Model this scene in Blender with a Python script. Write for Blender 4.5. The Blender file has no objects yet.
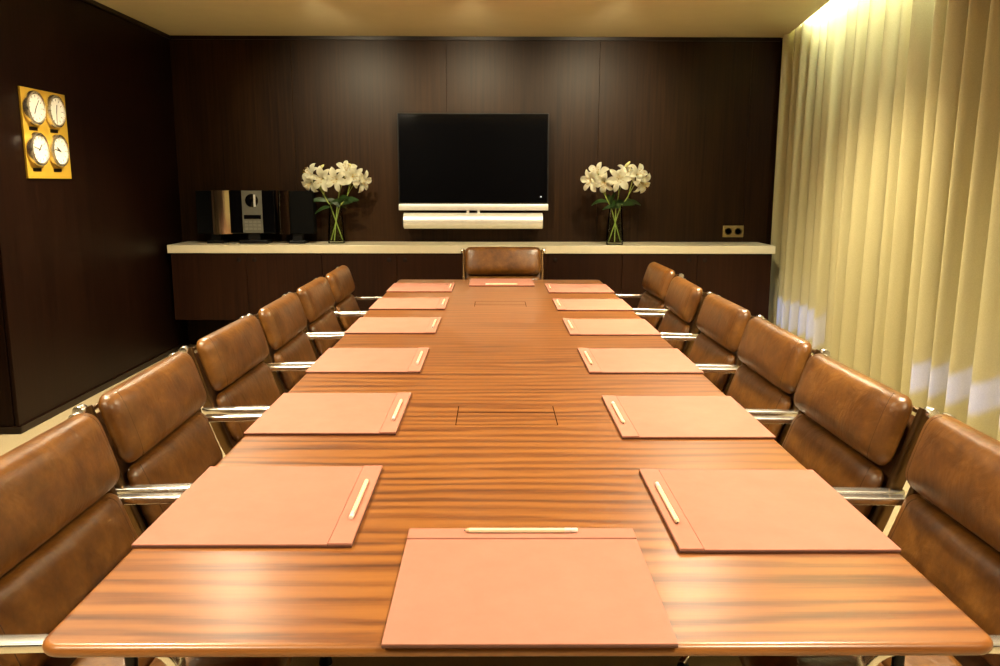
import bpy, bmesh, math, random
from mathutils import Vector, Matrix
random.seed(7)
PI = math.pi
scn = bpy.context.scene
COL = scn.collection

# ------------------------------------------------------------------ materials
def new_mat(name):
    m = bpy.data.materials.new(name); m.use_nodes = True
    nt = m.node_tree; nt.nodes.clear()
    out = nt.nodes.new('ShaderNodeOutputMaterial')
    b = nt.nodes.new('ShaderNodeBsdfPrincipled')
    nt.links.new(b.outputs['BSDF'], out.inputs['Surface'])
    return m, nt, b, out

def ramp(nt, stops):
    r = nt.nodes.new('ShaderNodeValToRGB')
    el = r.color_ramp.elements
    while len(el) < len(stops): el.new(0.5)
    for e, (p, c) in zip(el, stops):
        e.position = p; e.color = (*c, 1)
    return r

def coords(nt, scale=(1, 1, 1), rot=(0, 0, 0), world=True):
    tc = nt.nodes.new('ShaderNodeNewGeometry') if world else nt.nodes.new('ShaderNodeTexCoord')
    mp = nt.nodes.new('ShaderNodeMapping')
    mp.inputs['Scale'].default_value = scale
    mp.inputs['Rotation'].default_value = rot
    nt.links.new(tc.outputs['Position' if world else 'Object'], mp.inputs['Vector'])
    return mp

def noise(nt, vec, scale, detail=4, rough=0.6, dist=0.0):
    n = nt.nodes.new('ShaderNodeTexNoise')
    n.inputs['Scale'].default_value = scale
    n.inputs['Detail'].default_value = detail
    n.inputs['Roughness'].default_value = rough
    n.inputs['Distortion'].default_value = dist
    nt.links.new(vec.outputs[0], n.inputs['Vector'])
    return n

def bump(nt, b, height, strength, distance=0.01):
    bp = nt.nodes.new('ShaderNodeBump')
    bp.inputs['Strength'].default_value = strength
    bp.inputs['Distance'].default_value = distance
    nt.links.new(height, bp.inputs['Height'])
    nt.links.new(bp.outputs['Normal'], b.inputs['Normal'])

def plain(name, col, rough=0.5, metal=0.0, var=0.06, scale=30, coat=0.0, spec=0.5):
    m, nt, b, o = new_mat(name)
    mp = coords(nt, world=False)
    n = noise(nt, mp, scale)
    lo = tuple(max(0, c * (1 - var)) for c in col); hi = tuple(c * (1 + var) for c in col)
    r = ramp(nt, [(0.35, lo), (0.65, hi)])
    nt.links.new(n.outputs['Fac'], r.inputs['Fac'])
    nt.links.new(r.outputs['Color'], b.inputs['Base Color'])
    b.inputs['Roughness'].default_value = rough
    b.inputs['Metallic'].default_value = metal
    b.inputs['Coat Weight'].default_value = coat
    b.inputs['Specular IOR Level'].default_value = spec
    return m

def mat_table():
    m, nt, b, o = new_mat('striped_rosewood')
    mp = coords(nt, (0.9, 17, 17))
    n1 = noise(nt, mp, 1.6, 7, 0.68, 0.9)
    mp2 = coords(nt, (1.5, 60, 60))
    n2 = noise(nt, mp2, 1.0, 5, 0.65, 0.15)
    mp3 = coords(nt, (0.5, 3.2, 3.2))
    n3 = noise(nt, mp3, 1.3, 3, 0.5, 1.2)
    wv = nt.nodes.new('ShaderNodeTexWave'); wv.wave_type = 'BANDS'; wv.bands_direction = 'Y'
    wv.inputs['Scale'].default_value = 2.6; wv.inputs['Distortion'].default_value = 11.0
    wv.inputs['Detail'].default_value = 3; wv.inputs['Detail Scale'].default_value = 0.9
    mp4 = coords(nt, (0.40, 2.2, 2.2)); nt.links.new(mp4.outputs[0], wv.inputs['Vector'])
    add = nt.nodes.new('ShaderNodeMath'); add.operation = 'MULTIPLY_ADD'
    nt.links.new(n1.outputs['Fac'], add.inputs[0]); add.inputs[1].default_value = 0.46
    mul = nt.nodes.new('ShaderNodeMath'); mul.operation = 'MULTIPLY'
    nt.links.new(wv.outputs['Fac'], mul.inputs[0]); mul.inputs[1].default_value = 0.20
    nt.links.new(mul.outputs[0], add.inputs[2])
    a2 = nt.nodes.new('ShaderNodeMath'); a2.operation = 'MULTIPLY_ADD'
    nt.links.new(n2.outputs['Fac'], a2.inputs[0]); a2.inputs[1].default_value = 0.34
    nt.links.new(add.outputs[0], a2.inputs[2])
    r = ramp(nt, [(0.30, (0.070, 0.019, 0.005)), (0.41, (0.185, 0.057, 0.012)), (0.53, (0.300, 0.105, 0.021)), (0.70, (0.37, 0.140, 0.030))])
    nt.links.new(a2.outputs[0], r.inputs['Fac'])
    nt.links.new(r.outputs['Color'], b.inputs['Base Color'])
    b.inputs['Roughness'].default_value = 0.33
    b.inputs['Coat Weight'].default_value = 0.6
    b.inputs['Coat Roughness'].default_value = 0.29
    bump(nt, b, n2.outputs['Fac'], 0.04, 0.002)
    return m

def mat_wenge(name, axis='z', tint=1.0, c0=(0.0085, 0.0030, 0.0014), c1=(0.026, 0.0095, 0.0042), rough=0.36, spec=0.28):
    m, nt, b, o = new_mat(name)
    sc = (28, 28, 0.7) if axis == 'z' else (0.7, 28, 28)
    mp = coords(nt, sc)
    n1 = noise(nt, mp, 1.8, 5, 0.65, 0.3)
    mp2 = coords(nt, (0.9, 0.9, 0.25)); n2 = noise(nt, mp2, 1.5, 2)
    ad = nt.nodes.new('ShaderNodeMath'); ad.operation = 'MULTIPLY_ADD'
    nt.links.new(n2.outputs['Fac'], ad.inputs[0]); ad.inputs[1].default_value = 0.4
    ad2 = nt.nodes.new('ShaderNodeMath'); ad2.operation = 'MULTIPLY'
    nt.links.new(n1.outputs['Fac'], ad2.inputs[0]); ad2.inputs[1].default_value = 0.6
    nt.links.new(ad2.outputs[0], ad.inputs[2])
    r = ramp(nt, [(0.35, tuple(c * tint for c in c0)), (0.65, tuple(c * tint for c in c1))])
    nt.links.new(ad.outputs[0], r.inputs['Fac'])
    nt.links.new(r.outputs['Color'], b.inputs['Base Color'])
    b.inputs['Roughness'].default_value = rough
    b.inputs['Specular IOR Level'].default_value = spec
    bump(nt, b, n1.outputs['Fac'], 0.08, 0.002)
    return m

def mat_leather(name, dark, mid, light, rough=0.34, bs=0.25, spec=0.6, coat=0.2):
    m, nt, b, o = new_mat(name)
    mp = coords(nt)
    n1 = noise(nt, mp, 11, 7, 0.7, 0.1)
    r = ramp(nt, [(0.30, dark), (0.52, mid), (0.74, light)])
    nt.links.new(n1.outputs['Fac'], r.inputs['Fac'])
    nt.links.new(r.outputs['Color'], b.inputs['Base Color'])
    n3 = noise(nt, mp, 9, 3, 0.6, 0.8)
    v = nt.nodes.new('ShaderNodeTexVoronoi'); v.inputs['Scale'].default_value = 420
    nt.links.new(mp.outputs[0], v.inputs['Vector'])
    ad = nt.nodes.new('ShaderNodeMath'); ad.operation = 'MULTIPLY_ADD'
    nt.links.new(v.outputs['Distance'], ad.inputs[0]); ad.inputs[1].default_value = 0.04
    nt.links.new(n3.outputs['Fac'], ad.inputs[2])
    bump(nt, b, ad.outputs[0], bs, 0.02)
    b.inputs['Roughness'].default_value = rough
    b.inputs['Specular IOR Level'].default_value = spec
    b.inputs['Coat Weight'].default_value = coat
    b.inputs['Coat Roughness'].default_value = 0.32
    return m

def mat_curtain():
    m, nt, b, o = new_mat('curtain_linen')
    mp = coords(nt, (140, 140, 900)); n = noise(nt, mp, 1.0, 3)
    mp2 = coords(nt, (900, 900, 120)); n2 = noise(nt, mp2, 1.0, 3)
    mx = nt.nodes.new('ShaderNodeMath'); mx.operation = 'ADD'
    nt.links.new(n.outputs['Fac'], mx.inputs[0]); nt.links.new(n2.outputs['Fac'], mx.inputs[1])
    hf = nt.nodes.new('ShaderNodeMath'); hf.operation = 'MULTIPLY'; hf.inputs[1].default_value = 0.5
    nt.links.new(mx.outputs[0], hf.inputs[0])
    r = ramp(nt, [(0.38, (0.45, 0.395, 0.20)), (0.62, (0.565, 0.505, 0.28))])
    nt.links.new(hf.outputs[0], r.inputs['Fac'])
    nt.nodes.remove(b)
    d = nt.nodes.new('ShaderNodeBsdfDiffuse'); t = nt.nodes.new('ShaderNodeBsdfTranslucent')
    mix = nt.nodes.new('ShaderNodeMixShader'); mix.inputs[0].default_value = 0.16
    nt.links.new(r.outputs['Color'], d.inputs['Color']); t.inputs['Color'].default_value = (0.58, 0.60, 0.62, 1)
    nt.links.new(d.outputs[0], mix.inputs[1]); nt.links.new(t.outputs[0], mix.inputs[2])
    nt.links.new(mix.outputs[0], o.inputs['Surface'])
    return m

def mat_thin(name, col, ior):
    m, nt, b, o = new_mat(name); nt.nodes.remove(b)
    t = nt.nodes.new('ShaderNodeBsdfTransparent'); t.inputs['Color'].default_value = (*col, 1)
    g = nt.nodes.new('ShaderNodeBsdfGlossy'); g.inputs['Roughness'].default_value = 0.03
    f = nt.nodes.new('ShaderNodeFresnel'); f.inputs['IOR'].default_value = ior
    x = nt.nodes.new('ShaderNodeMixShader'); nt.links.new(f.outputs[0], x.inputs[0])
    nt.links.new(t.outputs[0], x.inputs[1]); nt.links.new(g.outputs[0], x.inputs[2]); nt.links.new(x.outputs[0], o.inputs['Surface'])
    return m
def mat_petal():
    m, nt, b, o = new_mat('white_lily_petal'); nt.nodes.remove(b)
    mp = coords(nt, world=False); n = noise(nt, mp, 20)
    r = ramp(nt, [(0.35, (0.86, 0.85, 0.70)), (0.65, (0.93, 0.92, 0.80))]); nt.links.new(n.outputs['Fac'], r.inputs['Fac'])
    d = nt.nodes.new('ShaderNodeBsdfDiffuse'); t = nt.nodes.new('ShaderNodeBsdfTranslucent')
    x = nt.nodes.new('ShaderNodeMixShader'); x.inputs[0].default_value = 0.35
    nt.links.new(r.outputs['Color'], d.inputs['Color']); nt.links.new(r.outputs['Color'], t.inputs['Color'])
    nt.links.new(d.outputs[0], x.inputs[1]); nt.links.new(t.outputs[0], x.inputs[2]); nt.links.new(x.outputs[0], o.inputs['Surface'])
    return m
def mat_pane():
    m, nt, b, o = new_mat('window_pane'); nt.nodes.remove(b)
    t = nt.nodes.new('ShaderNodeBsdfTransparent'); t.inputs['Color'].default_value = (0.95, 0.97, 0.98, 1)
    g = nt.nodes.new('ShaderNodeBsdfGlossy'); g.inputs['Roughness'].default_value = 0.02
    x = nt.nodes.new('ShaderNodeMixShader'); x.inputs[0].default_value = 0.07
    nt.links.new(t.outputs[0], x.inputs[1]); nt.links.new(g.outputs[0], x.inputs[2]); nt.links.new(x.outputs[0], o.inputs['Surface'])
    return m
def mat_emit(name, col, strength):
    m, nt, b, o = new_mat(name)
    nt.nodes.remove(b)
    e = nt.nodes.new('ShaderNodeEmission')
    e.inputs['Color'].default_value = (*col, 1); e.inputs['Strength'].default_value = strength
    nt.links.new(e.outputs[0], o.inputs['Surface'])
    return m

def mat_carpet():
    m, nt, b, o = new_mat('beige_carpet')
    mp = coords(nt); n = noise(nt, mp, 160, 4, 0.7)
    r = ramp(nt, [(0.3, (0.36, 0.285, 0.165)), (0.7, (0.46, 0.37, 0.225))])
    nt.links.new(n.outputs['Fac'], r.inputs['Fac']); nt.links.new(r.outputs['Color'], b.inputs['Base Color'])
    b.inputs['Roughness'].default_value = 0.95
    bump(nt, b, n.outputs['Fac'], 0.4, 0.004)
    return m

M = dict(
    table=mat_table(),
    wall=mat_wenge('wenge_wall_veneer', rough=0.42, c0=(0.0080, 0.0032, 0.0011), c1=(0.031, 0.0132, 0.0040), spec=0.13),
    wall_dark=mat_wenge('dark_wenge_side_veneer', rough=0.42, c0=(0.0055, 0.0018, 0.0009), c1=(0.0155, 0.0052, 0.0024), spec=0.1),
    cab=mat_wenge('wenge_cabinet_veneer', c0=(0.013, 0.0042, 0.0018), c1=(0.032, 0.0108, 0.0040), rough=0.4, spec=0.15),
    gap=plain('dark_gap', (0.05, 0.017, 0.006), 1.0, spec=0.0),
    rail=plain('rail_leather_reflection', (0.17, 0.10, 0.042), 0.3, 0.9, 0.04),  # polished aluminium; brown reflection of the leather put into its colour
    wenge_dark=mat_wenge('wenge_trim', tint=0.6),
    leather=mat_leather('tan_leather', (0.075, 0.0245, 0.0028), (0.160, 0.060, 0.0085), (0.27, 0.116, 0.022), rough=0.35),
    leather_back=mat_leather('brown_back_hide', (0.11, 0.042, 0.012), (0.17, 0.07, 0.022), (0.22, 0.095, 0.03), 0.45),
    seam=plain('seam_thread', (0.05, 0.02, 0.008), 0.7),
    pad=mat_leather('salmon_pad_leather', (0.445, 0.193, 0.140), (0.465, 0.205, 0.150), (0.485, 0.217, 0.160), 0.6, 0.02, 0.12, 0.0),
    padedge=plain('pad_edge_dark', (0.10, 0.032, 0.016), 0.6),
    chrome=plain('polished_aluminium', (0.93, 0.92, 0.89), 0.27, 1.0, 0.02),
    dark_steel=plain('blackened_steel', (0.02, 0.02, 0.022), 0.3, 0.8),
    black=plain('black_plastic', (0.004, 0.004, 0.0045), 0.4, spec=0.3),
    gloss_black=plain('black_glass', (0.002, 0.002, 0.0025), 0.08, spec=0.3),
    cloth_black=plain('black_speaker_cloth', (0.003, 0.003, 0.003), 0.9, scale=300, spec=0.08),
    button=plain('grey_button', (0.27, 0.27, 0.23), 0.4, 0.4),
    silver=plain('satin_silver', (0.86, 0.85, 0.80), 0.42, 0.6, 0.02),
    mirror_silver=plain('bright_curved_steel', (0.70, 0.62, 0.48), 0.12, 1.0, 0.03),
    panel_silver=plain('brushed_grey_panel', (0.20, 0.20, 0.17), 0.4, 0.5),
    shelf=plain('cream_lacquer', (0.78, 0.70, 0.50), 0.30, var=0.02),
    ceiling=plain('ceiling_plaster', (0.66, 0.60, 0.37), 0.9, var=0.02, scale=5),
    plaster=plain('warm_plaster', (0.50, 0.42, 0.30), 0.9, var=0.03, scale=6),
    white=plain('window_frame_white', (0.7, 0.7, 0.68), 0.4),
    carpet=mat_carpet(),
    curtain=mat_curtain(),
    brass=plain('yellow_brass_panel', (0.72, 0.45, 0.05), 0.32, 0.35, 0.03, 8),
    dial=plain('ivory_clock_dial', (0.85, 0.82, 0.72), 0.5, var=0.01),
    outlet=plain('dark_brass_outlet', (0.10, 0.07, 0.03), 0.4, 0.5),
    socket=plain('aged_brass_plate', (0.34, 0.25, 0.09), 0.35, 0.6),
    pencil=plain('cream_lacquered_pencil', (0.90, 0.78, 0.55), 0.3, var=0.03),
    pencil_tip=plain('pale_pencil_wood', (0.75, 0.55, 0.33), 0.6),
    graphite=plain('graphite', (0.05, 0.05, 0.05), 0.4),
    eraser=plain('white_eraser', (0.88, 0.86, 0.82), 0.5),
    glass=mat_thin('clear_vase_glass', (0.96, 0.985, 0.95), 1.22),
    water=mat_thin('vase_water', (0.97, 0.99, 0.95), 1.08),
    pane=mat_pane(),
    petal=mat_petal(),
    bud=plain('pale_green_bud', (0.62, 0.62, 0.26), 0.5),
    stamen=plain('yellow_stamen', (0.55, 0.36, 0.06), 0.6),
    stem=plain('green_stem', (0.26, 0.34, 0.06), 0.5),
    leaf=plain('lily_leaf', (0.035, 0.085, 0.018), 0.45, var=0.2),
    lamp=mat_emit('lamp_lens_glow', (1.0, 0.87, 0.62), 600.0),
    wash_lens=mat_emit('wall_washer_lens_glow', (1.0, 0.87, 0.62), 20.0),
    led=mat_emit('cove_led_glow', (0.93, 1.0, 0.80), 6.0),
    standby=mat_emit('standby_light', (1.0, 0.9, 0.8), 1.5),
)

# ------------------------------------------------------------------ mesh helpers
class MB:
    def __init__(s): s.bm = bmesh.new()
    def box(s, a, b, bev=0.0, seg=2, mat=None):
        bm = bmesh.new()
        r = bmesh.ops.create_cube(bm, size=1)
        c = [(a[i] + b[i]) / 2 for i in range(3)]; d = [abs(b[i] - a[i]) for i in range(3)]
        for v in bm.verts: v.co = Vector((v.co.x * d[0] + c[0], v.co.y * d[1] + c[1], v.co.z * d[2] + c[2]))
        if bev > 0: bmesh.ops.bevel(bm, geom=bm.edges[:], offset=min(bev, min(d) * 0.49), segments=seg, profile=0.5, affect='EDGES')
        if mat: bm.transform(mat)
        s._merge(bm); return s
    def _merge(s, bm):
        me = bpy.data.meshes.new('t'); bm.to_mesh(me); bm.free(); s.bm.from_mesh(me); bpy.data.meshes.remove(me)
    def lathe(s, prof, seg=32, mat=None, cap=True):
        bm = bmesh.new(); rings = []
        for (r, z) in prof:
            rings.append([bm.verts.new((r * math.cos(2 * PI * k / seg), r * math.sin(2 * PI * k / seg), z)) for k in range(seg)] if r > 1e-6 else [bm.verts.new((0, 0, z))])
        for A, B in zip(rings[:-1], rings[1:]):
            for k in range(seg):
                k2 = (k + 1) % seg
                if len(A) == 1 and len(B) == 1: continue
                if len(A) == 1: bm.faces.new((A[0], B[k2], B[k]))
                elif len(B) == 1: bm.faces.new((A[k], A[k2], B[0]))
                else: bm.faces.new((A[k], A[k2], B[k2], B[k]))
        if cap:
            if len(rings[0]) > 1: bm.faces.new(list(reversed(rings[0])))
            if len(rings[-1]) > 1: bm.faces.new(rings[-1])
        bmesh.ops.recalc_face_normals(bm, faces=bm.faces[:])
        if mat: bm.transform(mat)
        s._merge(bm); return s
    def cyl(s, a, b, r, r2=None, seg=20, bev=0.0):
        a = Vector(a); b = Vector(b); d = b - a; L = d.length; r2 = r if r2 is None else r2
        q = Vector((0, 0, 1)).rotation_difference(d).to_matrix().to_4x4()
        prof = [(r, 0), (r2, L)] if bev <= 0 else [(r - bev, 0), (r, bev), (r2, L - bev), (r2 - bev, L)]
        return s.lathe(prof, seg, Matrix.Translation(a) @ q)
    def sweep(s, pts, sect, up=Vector((1, 0, 0)), cap=True):
        """sect: list of (a,b) offsets; a along 'up', b along the path's in-plane normal"""
        bm = bmesh.new(); rings = []; P = [Vector(p) for p in pts]
        for i, p in enumerate(P):
            t = (P[min(i + 1, len(P) - 1)] - P[max(i - 1, 0)]).normalized()
            n = up.cross(t)
            if n.length < 1e-4: n = Vector((0, 1, 0)).cross(t)
            n.normalize(); u = t.cross(n)
            k = sect(i / (len(P) - 1)) if callable(sect) else sect
            rings.append([bm.verts.new(p + u * a + n * c) for a, c in k])
        N = len(rings[0])
        for A, B in zip(rings[:-1], rings[1:]):
            for k in range(N): bm.faces.new((A[k], A[(k + 1) % N], B[(k + 1) % N], B[k]))
        if cap: bm.faces.new(list(reversed(rings[0]))); bm.faces.new(rings[-1])
        bmesh.ops.recalc_face_normals(bm, faces=bm.faces[:])
        s._merge(bm); return s
    def tube(s, pts, r, seg=8, up=Vector((1, 0, 0))):
        f = (lambda t: [(rr * math.cos(2 * PI * k / seg), rr * math.sin(2 * PI * k / seg)) for rr in [r(t)] for k in range(seg)]) if callable(r) else [(r * math.cos(2 * PI * k / seg), r * math.sin(2 * PI * k / seg)) for k in range(seg)]
        return s.sweep(pts, f, up)
    def prism(s, poly, z0, z1, bev=0.0, seg=3):
        bm = bmesh.new()
        A = [bm.verts.new((x, y, z0)) for x, y in poly]; B = [bm.verts.new((x, y, z1)) for x, y in poly]
        n = len(poly)
        bm.faces.new(list(reversed(A))); bm.faces.new(B)
        for k in range(n): bm.faces.new((A[k], A[(k + 1) % n], B[(k + 1) % n], B[k]))
        bmesh.ops.recalc_face_normals(bm, faces=bm.faces[:])
        if bev > 0:
            eds = [e for e in bm.edges if abs(e.verts[0].co.z - e.verts[1].co.z) < 1e-6]
            bmesh.ops.bevel(bm, geom=eds, offset=bev, segments=seg, profile=0.5, affect='EDGES')
        s._merge(bm); return s
    def build(s, name, mat, parent=None, smooth=None, loc=None):
        me = bpy.data.meshes.new(name); s.bm.to_mesh(me); s.bm.free()
        me.materials.append(M[mat] if isinstance(mat, str) else mat)
        if smooth is not None:
            try: me.set_sharp_from_angle(angle=math.radians(smooth))
            except Exception: pass
            for p in me.polygons: p.use_smooth = len(p.vertices) <= 8      # big flat faces keep their true normal
        o = bpy.data.objects.new(name, me); COL.objects.link(o)
        if loc is not None: o.location = loc
        if parent is not None: o.parent = parent
        return o

def tag(o, label, cat, group=None):
    o['label'] = label; o['category'] = cat
    if group: o['group'] = group
    return o
def thing(name, label, cat, loc=(0, 0, 0), rz=0.0, group=None):
    o = bpy.data.objects.new(name, None); COL.objects.link(o)
    o.empty_display_size = 0.1
    o.location = loc; o.rotation_euler = (0, 0, rz)
    return tag(o, label, cat, group)
def struct(o): o['kind'] = 'structure'; return o
def copy_tree(o, parent=None):
    c = o.copy(); COL.objects.link(c)
    if parent is not None: c.parent = parent
    for ch in list(o.children): copy_tree(ch, c)
    return c
def rrect(w, h, r, n=4):
    out = []
    for cx, cy, a0 in ((w / 2 - r, h / 2 - r, 0), (-w / 2 + r, h / 2 - r, PI / 2), (-w / 2 + r, -h / 2 + r, PI), (w / 2 - r, -h / 2 + r, 1.5 * PI)):
        for k in range(n + 1):
            a = a0 + PI / 2 * k / n; out.append((cx + r * math.cos(a), cy + r * math.sin(a)))
    return out

# ------------------------------------------------------------------ room
XL, XR, YB, YF, ZC = -2.706, 2.86, 7.26, -2.2, 2.62
XA = -3.7          # alcove beyond the end of the left panelling
struct(MB().box((XA - 0.15, YF - 0.15, -0.1), (XR + 0.2, YB + 0.2, 0)).build('floor', 'carpet'))
# ceiling stops short of the curtain and leaves a light cove
edge = [(2.43, YB), (2.245, 5.83), (2.17, 4.9), (2.15, YF)]
struct(MB().prism([(XA - 0.15, YF - 0.15), (edge[3][0], YF - 0.15), edge[3], edge[2], edge[1], edge[0], (edge[0][0], YB + 0.2), (XA - 0.15, YB + 0.2)], ZC, ZC + 0.06).build('ceiling', 'ceiling'))
struct(MB().box((2.0, YF - 0.15, ZC + 0.32), (XR + 0.2, YB + 0.2, ZC + 0.4)).box((2.0, YF - 0.15, ZC + 0.06), (2.06, YB, ZC + 0.32)).build('trim_1', 'ceiling'))
# back wall in veneer panels with narrow grooves
w = MB()
xs = [XL - 0.1, -1.70, -0.40, 0.89, 2.17, XR + 0.2]
for a, b in zip(xs[:-1], xs[1:]): w.box((a + 0.0006, YB, 0), (b - 0.0006, YB + 0.02, ZC + 0.0), 0.0012, 1)
w.box((XL - 0.1, YB + 0.018, 0), (XR + 0.2, YB + 0.12, ZC + 0.4))
struct(w.build('wall_back', 'wall'))
# left panelled wall, its end face turned to the room
w = MB()
w.box((XL - 0.02, 4.585, 0.0), (XL, YB, ZC), 0.002, 1)
w.box((XA, 4.60, 0), (XL - 0.018, YB + 0.05, ZC))
w.box((-3.3, 4.588, 0.0), (XL - 0.03, 4.602, ZC), 0.002, 1)
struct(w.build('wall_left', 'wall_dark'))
struct(MB().box((XL - 0.006, 4.578, 0.0), (XL + 0.012, YB, 0.045), 0.003).box((-3.3, 4.576, 0.0), (XL + 0.012, 4.59, 0.045), 0.003).build('baseboard_left', 'wenge_dark'))
struct(MB().box((XL, 4.60, ZC - 0.03), (XL + 0.018, YB, ZC), 0.002).box((XL, YB - 0.018, ZC - 0.03), (2.40, YB, ZC), 0.002).build('trim_2', 'wenge_dark'))
struct(MB().box((XA - 0.12, YF, 0), (XA, 4.62, ZC)).build('wall_alcove', 'wall'))
struct(MB().box((XA - 0.12, YF - 0.12, 0), (XR + 0.2, YF, ZC + 0.4)).build('wall_front', 'wall'))
# window wall hidden by the curtains: two low-silled openings with added blinds that shape the daylight
WIN = [(5.86, 7.05, 1), (0.6, 4.62, 2)]
SILLS, ADDED_BLINDS, HEAD = {1: 0.60, 2: 0.69}, {1: 0.79, 2: 0.81}, 2.2
w = MB()
yy = [YF - 0.12, 0.6, 4.62, 5.86, 7.05, YB + 0.2]
for k, (a, b) in enumerate(zip(yy[:-1], yy[1:])):
    if k in (1, 3):
        w.box((XR, a, 0), (XR + 0.18, b, SILLS[2 if k == 1 else 1])); w.box((XR, a, HEAD), (XR + 0.18, b, ZC + 0.4))
    else: w.box((XR, a, 0), (XR + 0.18, b, ZC + 0.4))
struct(w.build('wall_right', 'plaster'))
for (a, b, n) in WIN:
    f = MB(); x0, x1 = XR + 0.06, XR + 0.11; SILL = SILLS[n]
    f.box((x0, a, SILL), (x1, b, SILL + 0.03), 0.004).box((x0, a, HEAD - 0.03), (x1, b, HEAD), 0.004)
    f.box((x0, a, SILL), (x1, a + 0.03, HEAD), 0.004).box((x0, b - 0.03, SILL), (x1, b, HEAD), 0.004)
    fr = struct(f.build('window_%d' % n, 'white'))
    MB().box((x0 + 0.02, a + 0.025, SILL + 0.025), (x0 + 0.026, b - 0.025, HEAD - 0.025)).build('pane', 'pane', fr)

# unseen blinds added behind the curtains so daylight reaches only their lower part
for (a, b, n), lab in zip(WIN, ('added blind blocking daylight in the upper far window behind the curtain', 'added blind blocking daylight in the upper long near window behind the curtain')):
    BL = ADDED_BLINDS[n]
    t = thing('added_blind', lab, 'blind', (XR - 0.06, (a + b) / 2, HEAD + 0.08), 0, 'added daylight blinds')
    MB().cyl((0, -(b - a) / 2 - 0.05, 0), (0, (b - a) / 2 + 0.05, 0), 0.025).build('roller_tube', 'white', t, 40)
    MB().box((-0.002, -(b - a) / 2 - 0.06, BL - HEAD - 0.08), (0.002, (b - a) / 2 + 0.06, 0)).build('fabric', 'black', t)
    MB().cyl((0, -(b - a) / 2 - 0.06, BL - HEAD - 0.08), (0, (b - a) / 2 + 0.06, BL - HEAD - 0.08), 0.01).build('bottom_bar', 'white', t, 40)

# ------------------------------------------------------------------ curtains
def curtain(name, y0, y1, label, seed, xc):
    rnd = random.Random(seed)
    ny, nz = int((y1 - y0) * 170), 26
    ph = []; y = y0
    # irregular fold widths
    kn = [y0]
    while kn[-1] < y1: kn.append(kn[-1] + rnd.uniform(0.062, 0.125))
    amps = [rnd.uniform(0.55, 1.15) for _ in kn]; tilt = [rnd.uniform(-0.018, 0.018) for _ in kn]
    ztop, zbot = ZC + 0.24, 0.012
    bm = bmesh.new(); rows = []
    for j in range(nz + 1):
        tz = j / nz; z = ztop + (zbot - ztop) * tz; row = []
        for i in range(ny + 1):
            yy_ = y0 + (y1 - y0) * i / ny
            k = 0
            while k < len(kn) - 2 and kn[k + 1] < yy_: k += 1
            f = (yy_ - kn[k]) / (kn[k + 1] - kn[k])
            a = amps[k] * (1 if k % 2 == 0 else -1)
            s = math.sin(PI * f); s = math.copysign(abs(s) ** 0.75, a) * abs(a)
            amp = 0.060 + 0.012 * tz
            x = xc(yy_) - amp * s + 0.012 * math.sin(yy_ * 5.1 + 1.7 * tz) 
            y2 = yy_ + tilt[k] * tz * math.sin(PI * f) + 0.02 * math.sin(yy_ * 23 + seed) * 0.5
            row.append(bm.verts.new((x, y2, z)))
        rows.append(row)
    for A, B in zip(rows[:-1], rows[1:]):
        for i in range(ny): bm.faces.new((A[i], A[i + 1], B[i + 1], B[i]))
    m = MB(); m._merge(bm)
    o = m.build(name, 'curtain', None, 180)
    return tag(o, label, 'curtain', 'floor-length curtains')
cx = lambda y: 2.405 + 0.014 * (y - 4.4) if y > 4.4 else 2.405
curtain('curtain', 5.965, 7.20, 'narrow far panel of floor-length cream curtain beside the dark back wall', 3, lambda y: cx(y))
curtain('curtain', 0.3, 5.955, 'wide near panel of floor-length cream curtain along the right side', 11, lambda y: cx(y) - 0.02)
tr = MB().box((2.36, 0.2, ZC + 0.245), (2.52, 7.22, ZC + 0.27), 0.004).build('curtain_track', 'white')
tag(tr, 'white curtain track in the ceiling slot above the curtains', 'curtain track')

# cove lamp (a real LED strip lying in the ceiling slot) ------------------------------------------------
cv = thing('cove_light', 'LED light strip in the ceiling slot washing the top of the far curtain', 'light', (2.20, 5.85, ZC + 0.06))
MB().box((-0.03, -1.35, 0), (0.03, 1.35, 0.02), 0.003).build('channel', 'white', cv)
MB().box((-0.018, -1.33, 0.02), (0.018, 1.33, 0.032), 0.003).build('diffuser', 'led', cv)
def area(name, loc, rot, sx, sy, power, col, shape='RECTANGLE', spread=PI):
    l = bpy.data.lights.new(name, 'AREA'); l.shape = shape; l.size = sx; l.size_y = sy; l.energy = power; l.color = col; l.spread = spread
    o = bpy.data.objects.new(name, l); COL.objects.link(o); o.location = loc; o.rotation_euler = rot
    return o
area('cove_lamp', (2.27, 5.85, ZC + 0.15), (0, -math.radians(62), 0), 0.04, 2.6, 62, (0.93, 1.0, 0.80))

# ------------------------------------------------------------------ ceiling downlights over the table
def downlight(x, y, label, power, aim=None, cone=128, blend=0.75, lens='lamp'):
    t = thing('downlight', label, 'light', (x, y, ZC), 0, 'recessed ceiling downlights')
    MB().lathe([(0.075, 0.0), (0.085, -0.002), (0.085, -0.006), (0.06, -0.008), (0.055, 0.0)], 32, cap=False).build('trim_ring', 'white', t, 40)
    MB().lathe([(0.0, -0.003), (0.054, -0.003), (0.054, -0.001), (0.0, -0.001)], 32).build('lens', lens, t)
    l = bpy.data.lights.new('downlight_lamp', 'SPOT'); l.energy = power; l.color = (1.0, 0.845, 0.55)
    l.spot_size = math.radians(cone); l.spot_blend = blend; l.shadow_soft_size = 0.09 if aim is None else 0.05
    o = bpy.data.objects.new('downlight_lamp', l); COL.objects.link(o); o.parent = t; o.location = (0, 0, -0.03 if aim is None else -0.07)
    if aim is not None: o.rotation_euler = (Vector(aim) - Vector((x, y, ZC - 0.07))).to_track_quat('-Z', 'Y').to_euler()
    return t
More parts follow.
